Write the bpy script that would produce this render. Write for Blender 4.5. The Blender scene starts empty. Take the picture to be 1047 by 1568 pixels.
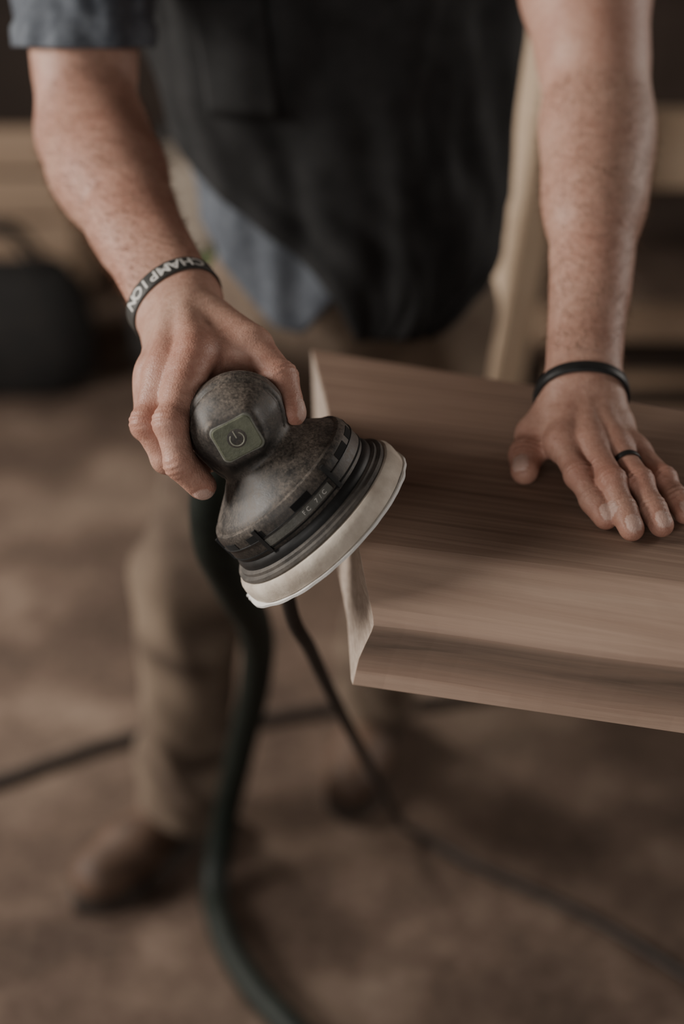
import bpy, bmesh, math, random
import numpy as np
from mathutils import Vector, Matrix, noise
random.seed(4)
f32 = np.float32
scene = bpy.context.scene
COL = scene.collection

# ------------------------------------------------------------------ helpers
def link(o, parent=None):
    COL.objects.link(o)
    if parent is not None:
        o.parent = parent
    return o

def empty(name, loc=(0, 0, 0)):
    e = bpy.data.objects.new(name, None)
    e.location = loc
    e.empty_display_size = 0.05
    COL.objects.link(e)
    return e

def mesh_obj(name, verts, faces, mat=None, parent=None, smooth=True):
    me = bpy.data.meshes.new(name)
    me.from_pydata([tuple(v) for v in verts], [], faces)
    me.update()
    if smooth:
        me.polygons.foreach_set('use_smooth', [True] * len(me.polygons))
    if mat: me.materials.append(mat)
    o = bpy.data.objects.new(name, me)
    return link(o, parent)

def loft(rings, cap=True, closed=True):
    n = len(rings[0]); V = []; F = []
    for r in rings: V += [tuple(p) for p in r]
    for i in range(len(rings) - 1):
        for j in range(n if closed else n - 1):
            k = (j + 1) % n
            F.append((i*n+j, i*n+k, (i+1)*n+k, (i+1)*n+j))
    if cap:
        F.append(tuple(reversed(range(n))))
        F.append(tuple((len(rings)-1)*n + j for j in range(n)))
    return V, F

def recalc(o):
    bm = bmesh.new(); bm.from_mesh(o.data)
    bmesh.ops.recalc_face_normals(bm, faces=bm.faces)
    bm.to_mesh(o.data); bm.free()

def box(name, c, size, mat, parent=None, rot=(0, 0, 0), bevel=0.004):
    bm = bmesh.new()
    bmesh.ops.create_cube(bm, size=1)
    bmesh.ops.scale(bm, vec=size, verts=bm.verts)
    if bevel:
        bmesh.ops.bevel(bm, geom=bm.edges[:], offset=bevel, segments=3, affect='EDGES')
    me = bpy.data.meshes.new(name); bm.to_mesh(me); bm.free()
    me.materials.append(mat)
    o = bpy.data.objects.new(name, me)
    o.location = c; o.rotation_euler = rot
    return link(o, parent)

def tube(name, pts, r, mat, parent=None, res=8):
    cu = bpy.data.curves.new(name, 'CURVE'); cu.dimensions = '3D'
    cu.bevel_depth = r; cu.bevel_resolution = res; cu.resolution_u = 16; cu.use_fill_caps = True
    sp = cu.splines.new('BEZIER'); sp.bezier_points.add(len(pts) - 1)
    for b, p in zip(sp.bezier_points, pts):
        b.co = p; b.handle_left_type = b.handle_right_type = 'AUTO'
    cu.materials.append(mat)
    o = bpy.data.objects.new(name, cu)
    return link(o, parent)

def mm(*p): return tuple(c / 1000.0 for c in p)

# ------------------------------------------------------------------ SDF mesher
def smin(a, b, k):
    h = np.clip(0.5 + 0.5 * (b - a) / k, 0, 1)
    return b * (1 - h) + a * h - k * h * (1 - h)

def cap_d(X, Y, Z, pr):
    a, b, ra, rb = pr[:4]
    ax, ay, az = a; bx, by, bz = b[0]-ax, b[1]-ay, b[2]-az
    L = bx*bx + by*by + bz*bz + 1e-12
    px, py, pz = X - ax, Y - ay, Z - az
    t = np.clip((px*bx + py*by + pz*bz) / L, 0, 1)
    return np.sqrt((px - t*bx)**2 + (py - t*by)**2 + (pz - t*bz)**2) - (ra + (rb - ra) * t)

def eval_pts(base, P):
    T = np.full(len(P), 1.0)
    for p in base:
        T = smin(T, cap_d(P[:, 0], P[:, 1], P[:, 2], p), p[4])
    return T

def build_field(lo, hi, h, base, fingers=(), post=None):
    ax = [np.arange(lo[i], hi[i], h, dtype=f32) for i in range(3)]
    shp = [len(a) for a in ax]
    T = np.full(shp, 1.0, dtype=f32)
    def sl_of(prs, pad=0.02):
        s = []
        for i in range(3):
            l = min(min(p[0][i]-p[2], p[1][i]-p[3]) for p in prs) - pad
            u = max(max(p[0][i]+p[2], p[1][i]+p[3]) for p in prs) + pad
            i0 = max(0, int((l - lo[i]) / h)); i1 = min(shp[i], int((u - lo[i]) / h) + 2)
            s.append(slice(i0, max(i1, i0)))
        return tuple(s)
    def grid(s):
        return ax[0][s[0]][:, None, None], ax[1][s[1]][None, :, None], ax[2][s[2]][None, None, :]
    for p in base:
        s = sl_of([p])
        if 0 in T[s].shape: continue
        d = cap_d(*grid(s), p)
        T[s] = smin(T[s], d, p[4])
    R = T.copy()
    for F in fingers:
        s = sl_of(F)
        if 0 in T[s].shape: continue
        g = grid(s)
        G = np.full(T[s].shape, 1.0, dtype=f32)
        for p in F:
            G = smin(G, cap_d(*g, p), p[4])
        J = smin(T[s], G, 0.009)
        R[s] = np.minimum(R[s], J)
    if post is not None:
        R = post(R, ax)
    return R, ax

def surfnet(v, lo, h):
    s = v < 0
    nx, ny, nz = v.shape
    cnt = np.zeros((nx-1, ny-1, nz-1), dtype=np.uint8)
    offs = [(i, j, k) for i in (0, 1) for j in (0, 1) for k in (0, 1)]
    for (i, j, k) in offs:
        cnt += s[i:nx-1+i, j:ny-1+j, k:nz-1+k]
    act = (cnt > 0) & (cnt < 8)
    I, J, K = np.nonzero(act)
    N = len(I)
    vals = {o: v[I+o[0], J+o[1], K+o[2]] for o in offs}
    acc = np.zeros((N, 3)); c = np.zeros(N)
    for a in offs:
        for ax_ in range(3):
            if a[ax_] == 1: continue
            b = list(a); b[ax_] = 1; b = tuple(b)
            va, vb = vals[a], vals[b]
            m = (va < 0) != (vb < 0)
            t = np.where(m, va / np.where(m, va - vb, 1), 0)
            p = np.tile(np.array(a, float), (N, 1)); p[:, ax_] += t
            acc[m] += p[m]; c += m
    pos = np.stack([I, J, K], 1) + acc / c[:, None]
    pos = np.array(lo) + h * pos
    idm = -np.ones(cnt.shape, dtype=np.int64); idm[act] = np.arange(N)
    Q = []
    for ax_ in range(3):
        sl0 = [slice(1, -1)]*3; sl1 = [slice(1, -1)]*3
        sl0[ax_] = slice(0, -1); sl1[ax_] = slice(1, None)
        A = s[tuple(sl0)]; B = s[tuple(sl1)]
        for inside_first in (True, False):
            m = (A & ~B) if inside_first else (~A & B)
            idx = list(np.nonzero(m))
            for q in range(3):
                if q != ax_: idx[q] = idx[q] + 1
            u, w = [(1, 2), (2, 0), (0, 1)][ax_]
            quad = []
            for du, dw in ((-1, -1), (0, -1), (0, 0), (-1, 0)):
                ii = [idx[0], idx[1], idx[2]]
                ii[u] = ii[u] + du; ii[w] = ii[w] + dw
                quad.append(idm[ii[0], ii[1], ii[2]])
            quad = np.stack(quad, 1)
            if not inside_first: quad = quad[:, ::-1]
            Q.append(quad)
    Q = np.concatenate(Q)
    Q = Q[(Q >= 0).all(1)]
    return pos, Q

def np_mesh(name, pos, Q, mat, parent=None, attrs=None, smooth_iter=2):
    me = bpy.data.meshes.new(name)
    me.vertices.add(len(pos)); me.vertices.foreach_set('co', pos.astype(np.float32).ravel())
    me.loops.add(len(Q)*4); me.loops.foreach_set('vertex_index', Q.astype(np.int32).ravel())
    me.polygons.add(len(Q)); me.polygons.foreach_set('loop_start', np.arange(len(Q), dtype=np.int32)*4)
    me.polygons.foreach_set('use_smooth', np.ones(len(Q), dtype=bool))
    me.update(calc_edges=True); me.validate()
    for k, a in (attrs or {}).items():
        at = me.attributes.new(k, 'FLOAT', 'POINT'); at.data.foreach_set('value', a.astype(np.float32))
    me.materials.append(mat)
    o = bpy.data.objects.new(name, me)
    if smooth_iter:
        m = o.modifiers.new('smooth', 'SMOOTH'); m.factor = 0.5; m.iterations = smooth_iter
    return link(o, parent)

def sdf_obj(name, base, fingers, lo, hi, h, mat, parent=None, post=None, attrs=None, disp=None, it=2):
    R, ax = build_field(lo, hi, h, base, fingers, post)
    pos, Q = surfnet(R, lo, h)
    if disp is not None: pos = disp(pos)
    return np_mesh(name, pos, Q, mat, parent, attrs(pos) if attrs else None, it)

# ------------------------------------------------------------------ materials
def new_mat(name, base=(.5, .5, .5), rough=.6, spec=.5, metal=0):
    m = bpy.data.materials.new(name); m.use_nodes = True
    nt = m.node_tree; b = nt.nodes['Principled BSDF']
    b.inputs['Base Color'].default_value = (*base, 1)
    b.inputs['Roughness'].default_value = rough
    b.inputs['Specular IOR Level'].default_value = spec
    b.inputs['Metallic'].default_value = metal
    return m, nt, b

def tex_noise(nt, scale, detail=5, rough=.55, vec=None):
    n = nt.nodes.new('ShaderNodeTexNoise')
    n.inputs['Scale'].default_value = scale; n.inputs['Detail'].default_value = detail
    n.inputs['Roughness'].default_value = rough
    if vec is not None: nt.links.new(vec, n.inputs['Vector'])
    return n
def coords(nt, scale=(1, 1, 1), rot=(0, 0, 0)):
    tc = nt.nodes.new('ShaderNodeTexCoord'); mp = nt.nodes.new('ShaderNodeMapping')
    mp.inputs['Scale'].default_value = scale; mp.inputs['Rotation'].default_value = rot
    nt.links.new(tc.outputs['Object'], mp.inputs['Vector'])
    return mp.outputs['Vector']
def ramp(nt, fac, stops):
    r = nt.nodes.new('ShaderNodeValToRGB'); e = r.color_ramp.elements
    while len(e) < len(stops): e.new(0.5)
    for el, (p, c) in zip(e, stops):
        el.position = p; el.color = (*c, 1)
    nt.links.new(fac, r.inputs['Fac'])
    return r.outputs['Color']
def mix(nt, fac, a, b, mode='MIX'):
    m = nt.nodes.new('ShaderNodeMix'); m.data_type = 'RGBA'; m.blend_type = mode
    for val, idx in ((fac, 0), (a, 6), (b, 7)):
        if hasattr(val, 'links'): nt.links.new(val, m.inputs[idx])
        elif idx == 0: m.inputs[0].default_value = val
        else: m.inputs[idx].default_value = (*val, 1)
    return m.outputs[2]
def math_n(nt, op, a, b=None, clamp=False):
    m = nt.nodes.new('ShaderNodeMath'); m.operation = op; m.use_clamp = clamp
    for i, v in enumerate((a, b)):
        if v is None: continue
        if hasattr(v, 'links'): nt.links.new(v, m.inputs[i])
        else: m.inputs[i].default_value = v
    return m.outputs[0]
def bump(nt, b, height, strength=.3, dist=.001):
    n = nt.nodes.new('ShaderNodeBump'); n.inputs['Strength'].default_value = strength
    n.inputs['Distance'].default_value = dist
    nt.links.new(height, n.inputs['Height']); nt.links.new(n.outputs['Normal'], b.inputs['Normal'])
def noisy(name, c1, c2, scale, rough=.7, bs=.3, bscale=None, bdist=.002, spec=.4, stretch=(1, 1, 1), lo=.35, hi=.65):
    m, nt, b = new_mat(name, c1, rough, spec)
    v = coords(nt, stretch)
    n = tex_noise(nt, scale, 6, .6, v)
    nt.links.new(ramp(nt, n.outputs['Fac'], [(lo, c1), (hi, c2)]), b.inputs['Base Color'])
    n2 = tex_noise(nt, bscale or scale*4, 5, .6, v)
    bump(nt, b, n2.outputs['Fac'], bs, bdist)
    return m

# skin
skin, nt, b = new_mat('skin', (.4, .2, .15), .5, .35)
v = coords(nt)
n1 = tex_noise(nt, 28, 6, .65, v); n2 = tex_noise(nt, 210, 4, .6, v); n3 = tex_noise(nt, 9, 3, .5, v)
c = ramp(nt, n1.outputs['Fac'], [(.3, (.36, .185, .135)), (.55, (.48, .28, .212)), (.75, (.56, .355, .275))])
c = mix(nt, .35, c, ramp(nt, n2.outputs['Fac'], [(.35, (.29, .14, .10)), (.65, (.57, .37, .29))]))
c = mix(nt, .30, c, ramp(nt, n3.outputs['Fac'], [(.35, (.40, .18, .13)), (.65, (.50, .33, .25))]))
at = nt.nodes.new('ShaderNodeAttribute'); at.attribute_name = 'red'
c = mix(nt, at.outputs['Fac'], c, (.40, .15, .105))
at2 = nt.nodes.new('ShaderNodeAttribute'); at2.attribute_name = 'nail'
c = mix(nt, at2.outputs['Fac'], c, (.54, .36, .30))
nt.links.new(c, b.inputs['Base Color'])
b.inputs['Subsurface Weight'].default_value = .10
b.inputs['Subsurface Radius'].default_value = (1, .35, .2)
b.inputs['Subsurface Scale'].default_value = .005
vo = nt.nodes.new('ShaderNodeTexVoronoi'); vo.inputs['Scale'].default_value = 700; nt.links.new(v, vo.inputs['Vector'])
v_s = coords(nt, (90, 320, 200)); n4 = tex_noise(nt, 1.0, 4, .6, v_s)
hh_ = math_n(nt, 'ADD', math_n(nt, 'MULTIPLY', vo.outputs['Distance'], .6), math_n(nt, 'MULTIPLY', n2.outputs['Fac'], 1.3))
hh_ = math_n(nt, 'ADD', hh_, math_n(nt, 'MULTIPLY', n4.outputs['Fac'], 1.2))
bump(nt, b, hh_, .42, .0007)

denim = noisy('denim', (.066, .075, .092), (.125, .140, .163), 60, .85, .5, 900, .0008)
shirt_shade_m = noisy('shaded_shirt_cloth', (.008, .0082, .0085), (.020, .020, .0205), 30, .8, .5, 300, .001)  # shade on the shirt front, put into the cloth colour
khaki = noisy('khaki_canvas', (.078, .053, .038), (.195, .145, .105), 9, .9, .5, 120, .002)
leather = noisy('boot_leather', (.05, .028, .018), (.13, .08, .055), 18, .6, .4, 120, .002)
sole_m = noisy('boot_sole', (.03, .022, .018), (.06, .045, .035), 30, .8)
hair_m = noisy('hair', (.03, .018, .012), (.06, .035, .02), 60, .6, .6, 300, .002)
armhair_m = noisy('arm_hair', (.10, .06, .035), (.20, .13, .08), 60, .6)
eye_m, _, _ = new_mat('eye_white', (.7, .68, .64), .2)
rubber = noisy('band_rubber', (.030, .030, .028), (.055, .053, .048), 90, .55, .2, 400, .0004)
blackrub = noisy('black_rubber', (.012, .012, .012), (.02, .02, .02), 90, .5, .2, 400, .0004)
letter_m, _, _ = new_mat('white_print', (.62, .60, .56), .6)
hose_m = noisy('hose_green', (.0045, .0075, .0055), (.009, .0135, .0100), 40, .6, .2, spec=.3)
cord_m = noisy('cord_rubber', (.016, .012, .010), (.026, .020, .017), 40, .5, .2)
black_canvas = noisy('black_canvas', (.006, .006, .006), (.014, .012, .011), 20, .9)

# dusty black plastic
plast, nt, b = new_mat('dusty_plastic', (.012, .012, .012), .42, .5)
v = coords(nt)
ge = nt.nodes.new('ShaderNodeNewGeometry'); sx = nt.nodes.new('ShaderNodeSeparateXYZ')
nt.links.new(ge.outputs['Normal'], sx.inputs[0])
mr = nt.nodes.new('ShaderNodeMapRange'); nt.links.new(sx.outputs['Z'], mr.inputs['Value'])
mr.inputs['From Min'].default_value = -.5; mr.inputs['From Max'].default_value = .9; mr.inputs['To Min'].default_value = .10
na = tex_noise(nt, 34, 9, .78, v); nb = tex_noise(nt, 520, 5, .7, v)
va = ramp(nt, na.outputs['Fac'], [(.38, (.05, .05, .05)), (.64, (1, 1, 1))])
vb = ramp(nt, nb.outputs['Fac'], [(.35, (.25, .25, .25)), (.65, (1, 1, 1))])
d_ = math_n(nt, 'MULTIPLY', va, vb); d_ = math_n(nt, 'MULTIPLY', d_, mr.outputs[0])
sc = tex_noise(nt, 1, 3, .6, coords(nt, (60, 900, 300), (.5, .3, .8)))
scr = ramp(nt, sc.outputs['Fac'], [(.66, (0, 0, 0)), (.70, (1, 1, 1))])
d_ = math_n(nt, 'ADD', d_, math_n(nt, 'MULTIPLY', scr, .25), True)
nt.links.new(mix(nt, d_, (.011, .011, .011), (.26, .212, .170)), b.inputs['Base Color'])
nt.links.new(math_n(nt, 'ADD', math_n(nt, 'MULTIPLY', d_, .4), .46, True), b.inputs['Roughness'])
bump(nt, b, nb.outputs['Fac'], .25, .0006)
pad_foam = noisy('pad_foam', (.46, .39, .32), (.66, .59, .50), 50, .8, .3, 300, .001)
pad_gray = noisy('pad_gray', (.06, .055, .05), (.13, .115, .10), 60, .6)
paper_m = noisy('abrasive_paper', (.74, .72, .68), (.82, .80, .77), 80, .7)
badge_m = noisy('badge_olive', (.11, .12, .080), (.155, .165, .112), 120, .45, .2)
icon_m, _, _ = new_mat('badge_icon', (.36, .36, .29), .5)
label_m = noisy('label_gray', (.10, .10, .088), (.15, .145, .13), 90, .5)
rim_m = noisy('switch_rim', (.16, .165, .135), (.22, .22, .19), 90, .5)

# wood
def wood(name, dark, mid, light, sc=1.0, rough=.62, bands=False):
    m, nt, b = new_mat(name, mid, rough, .35)
    ac = 30 if bands else 16
    v = coords(nt, (1.2*sc, ac*sc, ac*sc))
    v2 = coords(nt, (5*sc, 330*sc, 330*sc))
    a = tex_noise(nt, 1.6, 6, .6, v); a.inputs['Distortion'].default_value = 1.0
    g = tex_noise(nt, 1.0, 4, .7, v2)
    wv = nt.nodes.new('ShaderNodeTexWave'); wv.wave_type = 'BANDS'; wv.bands_direction = 'Y'
    wv.inputs['Scale'].default_value = 1.1; wv.inputs['Distortion'].default_value = 5
    wv.inputs['Detail'].default_value = 3; wv.inputs['Detail Scale'].default_value = .6
    nt.links.new(v, wv.inputs['Vector'])
    c1 = ramp(nt, a.outputs['Fac'], [(.3, dark), (.52, mid), (.75, light)])
    c2 = ramp(nt, wv.outputs['Fac'], [(0, dark), (.35, mid), (1, light)])
    c = mix(nt, .28 if bands else .4, c1, c2)
    c = mix(nt, .40, c, ramp(nt, g.outputs['Fac'], [(.35, dark), (.65, light)]))
    if bands:
        at = nt.nodes.new('ShaderNodeAttribute'); at.attribute_name = 'sap'
        lt = ramp(nt, a.outputs['Fac'], [(.3, (.42, .285, .215)), (.7, (.56, .41, .32))])
        c = mix(nt, at.outputs['Fac'], c, mix(nt, .32, lt, c))
        at = nt.nodes.new('ShaderNodeAttribute'); at.attribute_name = 'streak'
        rr = ramp(nt, a.outputs['Fac'], [(.35, (.35, .35, .35)), (.6, (.95, .95, .95))])
        c = mix(nt, math_n(nt, 'MULTIPLY', at.outputs['Fac'], rr), c, (.125, .090, .070))
        at = nt.nodes.new('ShaderNodeAttribute'); at.attribute_name = 'endg'
        eg = tex_noise(nt, 90, 5, .6, coords(nt, (1, 1, 3)))
        c = mix(nt, at.outputs['Fac'], c, ramp(nt, eg.outputs['Fac'], [(.35, (.30, .235, .19)), (.65, (.44, .36, .30))]))
    nt.links.new(c, b.inputs['Base Color'])
    bump(nt, b, g.outputs['Fac'], .25, .0007)
    return m
walnut = wood('walnut', (.120, .073, .052), (.27, .178, .130), (.39, .275, .205), bands=True, rough=.72)
pine = wood('pine_lumber', (.20, .13, .085), (.34, .24, .165), (.45, .33, .24), .5)
fpine = wood('fresh_lumber', (.42, .30, .20), (.60, .45, .32), (.70, .55, .41), .5)
dwood = wood('dark_boards', (.02, .013, .010), (.045, .03, .023), (.075, .052, .04), .4)
steel = noisy('steel_gray', (.025, .025, .025), (.045, .042, .04), 20, .5)
tirem = noisy('tire_rubber', (.008, .008, .008), (.016, .015, .014), 40, .8)
greenm = noisy('green_plastic', (.10, .20, .06), (.13, .24, .08), 20, .4)
greym = noisy('light_plastic', (.30, .25, .20), (.42, .36, .30), 20, .5)

# floor
floor_m, nt, b = new_mat('shop_floor', (.15, .1, .08), .8, .25)
v = coords(nt)
a = tex_noise(nt, 1.5, 4, .5, v); a2 = tex_noise(nt, 6, 8, .65, v); a3 = tex_noise(nt, 60, 5, .7, v)
c = ramp(nt, a.outputs['Fac'], [(.38, (.048, .029, .021)), (.50, (.098, .065, .048)), (.62, (.23, .172, .132))])
c = mix(nt, .40, c, ramp(nt, a2.outputs['Fac'], [(.40, (.028, .018, .013)), (.54, (.10, .067, .050)), (.66, (.25, .187, .145))]))
c = mix(nt, .2, c, ramp(nt, a3.outputs['Fac'], [(.4, (.04, .027, .021)), (.62, (.23, .17, .133))]))
nt.links.new(c, b.inputs['Base Color'])
bump(nt, b, a3.outputs['Fac'], .3, .002)

# ------------------------------------------------------------------ room shell
def plane(name, pts, mat):
    return mesh_obj(name, pts, [(0, 1, 2, 3)], mat, None, False)
XL, XR, YB, YF, H = -3.2, 3.4, 5.2, -2.2, 3.1
plane('floor', [(XL, YF, 0), (XR, YF, 0), (XR, YB, 0), (XL, YB, 0)], floor_m)
plane('ceiling', [(XL, YF, H), (XL, YB, H), (XR, YB, H), (XR, YF, H)], dwood)
def boards(name, axis, pos, lo, hi, holes=()):
    V = []; F = []; w = .2; t = lo
    i = 0
    while t < hi - 1e-6:
        e = min(t + w, hi); off = (i % 2) * .006
        segs = [(0, H)]
        for (h0, h1, z0, z1) in holes:
            if e > h0 + 1e-6 and t < h1 - 1e-6: segs = [(0, z0), (z1, H)]
        for z0, z1 in segs:
            if z1 - z0 < 1e-4: continue
            n = len(V)
            for (a_, z_) in ((t+.002, z0), (e-.002, z0), (e-.002, z1), (t+.002, z1)):
                for dd in (0, .03):
                    q = pos + (off + dd) * (1 if pos > 0 else -1)
                    V.append((a_, q, z_) if axis == 'y' else (q, a_, z_))
            F += [(n, n+2, n+4, n+6), (n+1, n+7, n+5, n+3), (n, n+1, n+3, n+2), (n+2, n+3, n+5, n+4), (n+4, n+5, n+7, n+6), (n+6, n+7, n+1, n)]
        t = e; i += 1
    o = mesh_obj(name, V, F, dwood, None, False); recalc(o)
    return o
boards('wall_back', 'y', YB, XL, XR)
boards('wall_left', 'x', XL, YF, YB, [(0.0, 1.8, 1.0, 2.7)])
boards('wall_right', 'x', XR, YF, YB, [(1.8, 3.2, 1.2, 2.5)])
def window(name, x, y0, y1, z0, z1):
    e = empty(name, (x, (y0+y1)/2, (z0+z1)/2))
    for k, (c, s) in enumerate([((0, y0-(y0+y1)/2, 0), (.08, .06, z1-z0)), ((0, y1-(y0+y1)/2, 0), (.08, .06, z1-z0)),
                 ((0, 0, (z0-z1)/2), (.08, y1-y0, .06)), ((0, 0, (z1-z0)/2), (.08, y1-y0, .06)), ((0, 0, 0), (.05, .04, z1-z0)), ((0, 0, 0), (.05, y1-y0, .04))]):
        box('frame_%d' % (k+1), c, s, pine, e)
window('window_1', XL, 0.0, 1.8, 1.0, 2.7)
window('window_2', XR, 1.8, 3.2, 1.2, 2.5)

# ------------------------------------------------------------------ slab
TH = math.radians(-16)
L = 1.3
def slab():
    N = 60; rings = []
    for i in range(N + 1):
        s = i / N
        t0 = L * s
        W = .3086 - .11 * min(t0, .5)
        nn = .04 * min(t0, .5)
        wob = .003 * math.sin(t0 * 9) + .002 * math.sin(t0 * 23 + 1)
        prof = [(0, nn, .97, .45, 0), (.003, nn-.004+wob*.2, .9685, .85, 0), (.014, nn-.028+wob, .9555, .9, 0), (.022, nn-.0435+wob, .9462, .9, 0), (.0250, nn-.0492+wob, .9415, .9, .1), (.0255, nn-.0500+wob, .9370, .85, .4),
                (.0235, nn-.0480+wob, .930, .7, .85), (.018, nn-.043+wob, .915, .6, 1), (.012, nn-.037+wob, .898, .75, .5), (.009, nn-.033+wob, .885, .95, .05), (.006, nn-.029, .8705, .95, 0), (.003, nn-.022, .8695, .7, 0)]
        for n_ in (.05, .15, .25): prof.append((-.40*n_, n_, .87, 0, 0))
        prof += [(-.124, W-.01, .87, 0, 0), (-.124, W, .885, .5, 0), (-.124, W, .96, .5, 0), (-.124, W-.008, .97, 0, 0)]
        for n_, sp in ((.22, 0), (.16, 0), (.10, .03), (.05, .12), (.02, .3)): prof.append((-.40*n_, n_*(W/.3086)+nn*(1-n_/.31), .97, sp, 0))
        rings.append([(t0 + q[0] * (1 - s), q[1], q[2]) for q in prof])
    V, F = loft(rings, cap=True)
    o = mesh_obj('walnut_slab', V, F, walnut, None, False)
    recalc(o)
    me = o.data
    for k, ix in (('sap', 3), ('streak', 4)):
        at = me.attributes.new(k, 'FLOAT', 'POINT'); at.data.foreach_set('value', [q[ix] for _ in range(N+1) for q in prof])
    eg = [1.0 if len(p.vertices) > 4 else 0.0 for p in me.polygons]
    at = me.attributes.new('endg', 'FLOAT', 'FACE'); at.data.foreach_set('value', eg)
    o.location = (.0095, .8273, 0); o.rotation_euler = (0, 0, TH)
    bv = o.modifiers.new('bev', 'BEVEL'); bv.width = .0012; bv.segments = 2; bv.limit_method = 'ANGLE'; bv.angle_limit = math.radians(50)
    return o
slab()
def sawhorse(name, cx, cy):
    e = empty(name, (cx, cy, 0)); e.rotation_euler = (0, 0, TH)
    box('beam', (0, 0, .8275), (.09, .62, .085), pine, e)
    for k, (sx_, sy_) in enumerate(((-1, -1), (1, -1), (-1, 1), (1, 1))):
        a = Vector((sx_*.03, sy_*.24, .80)); b_ = Vector((sx_*.17, sy_*.27, .01))
        d = b_ - a; o = box('leg_%d' % (k+1), (a+b_)/2, (.07, .035, d.length), pine, e)
        o.rotation_euler = d.to_track_quat('-Z', 'Y').to_euler()
    for sx_ in (-1, 1):
        box('brace_%d' % (sx_+2), (sx_*.105, 0, .38), (.02, .50, .07), pine, e)
sawhorse('sawhorse', .78, .74)
sawhorse('sawhorse', 1.14, .64)

# ------------------------------------------------------------------ sander
Xv = Vector((1, 0, 0)); Uv = Vector((0, .5, .8660)); Bv = Vector((0, -.8660, .5))
TL = math.radians(18.0)
ct, st_ = math.cos(TL), math.sin(TL)
KA = math.radians(45.0)
iu = -math.sin(KA)*Xv + math.cos(KA)*Uv
u = (ct*iu + st_*Bv).normalized()
e1 = (math.cos(KA)*Xv + math.sin(KA)*Uv).normalized()
e2 = e1.cross(u).normalized()
if e2.dot(Bv) < 0: e2 = -e2
ph = math.radians(13)
fr = (math.cos(ph)*e2 - math.sin(ph)*e1).normalized()
yy = u.cross(fr).normalized()
C = Vector((-.0220, .850, .9810))
SM = Matrix((( fr.x, yy.x, u.x, C.x), (fr.y, yy.y, u.y, C.y), (fr.z, yy.z, u.z, C.z), (0, 0, 0, 1)))
sander = empty('orbital_sander'); sander.matrix_world = SM
upper = bpy.data.objects.new('motor_unit', None); link(upper, sander); upper.location = (0, 0, -.0045)

def lathe(name, prof, mat, parent, n=128, rfun=None):
    rings = []
    for r, z in prof:
        rings.append([((r + (rfun(2*math.pi*j/n, z) if rfun else 0))*math.cos(2*math.pi*j/n),
                       (r + (rfun(2*math.pi*j/n, z) if rfun else 0))*math.sin(2*math.pi*j/n), z) for j in range(n)])
    V, F = loft(rings, True)
    o = mesh_obj(name, V, F, mat, parent); recalc(o)
    o.modifiers.new('es', 'EDGE_SPLIT').split_angle = math.radians(40)
    return o
lathe('abrasive_disc', [(.0700, -.0185), (.0716, -.0188), (.0716, -.0170), (.0700, -.0168)], paper_m, sander, 220,
      lambda a, z: .0010*noise.noise(Vector((math.cos(a)*7, math.sin(a)*7, 2))) + .0045*max(0, math.cos(a-math.radians(-96)))**40*(1+.35*math.sin(a*55)) + .002*max(0, math.cos(a-math.radians(-70)))**30)
lathe('foam_pad', [(.0690, -.0170), (.0704, -.0160), (.0709, -.0120), (.0709, -.008), (.0702, -.0045), (.0685, -.0025), (.060, -.0015)], pad_foam, sander, 128,
      lambda a, z: .0007*noise.noise(Vector((math.cos(a)*4, math.sin(a)*4, z*80))))
lathe('backing_plate', [(.0655, -.0025), (.0668, -.0005), (.0663, .0014), (.0635, .0022), (.0632, .0042), (.061, .0050), (.058, .0055)], pad_gray, sander)
lathe('brake_skirt', [(.058, .003), (.0603, .0045), (.0606, .0080), (.0598, .0100), (.0585, .0115)], blackrub, sander)
lathe('housing_ring', [(.0575, .014), (.0585, .017), (.0590, .020), (.0590, .033), (.0585, .036), (.0570, .0385), (.0535, .0395)], plast, upper)
def arc_strip(name, r, z0, z1, a0, a1, mat, parent, th=.0008, n=24):
    V = []; F = []
    for i in range(n+1):
        a = math.radians(a0 + (a1-a0)*i/n)
        for (rr, z) in ((r, z0), (r+th, z0), (r+th, z1), (r, z1)):
            V.append((rr*math.cos(a), rr*math.sin(a), z))
    for i in range(n):
        for j in range(4):
            k = (j+1) % 4
            F.append((i*4+j, i*4+k, i*4+4+k, i*4+4+j))
    F += [(0, 1, 2, 3), (n*4+3, n*4+2, n*4+1, n*4)]
    o = mesh_obj(name, V, F, mat, parent, False); recalc(o); return o
arc_strip('label_strip', .0589, .0210, .0268, -22, 34, label_m, upper)
voidm, _, _ = new_mat('vent_void', (.002, .002, .002), .9)
for k, a0 in enumerate([-130, -102, -62, -34, 6, 52, 74, 98, 120, 146, 170]):
    arc_strip('vent_%d' % (k+1), .0589, .0285, .0335, a0, a0+15, voidm, upper, .0004, 8)
for k, a0 in enumerate([-80, -25, 37]):
    arc_strip('clip_%d' % (k+1), .0587, .0175, .0365, a0, a0+3, blackrub, upper, .0018, 4)
arc_strip('seam', .0589, .0188, .0198, -180, 180, voidm, upper, .0005, 96)
lathe('housing_lip', [(.0587, .0275), (.0598, .0278), (.0598, .0284), (.0587, .0287)], blackrub, upper)

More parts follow.
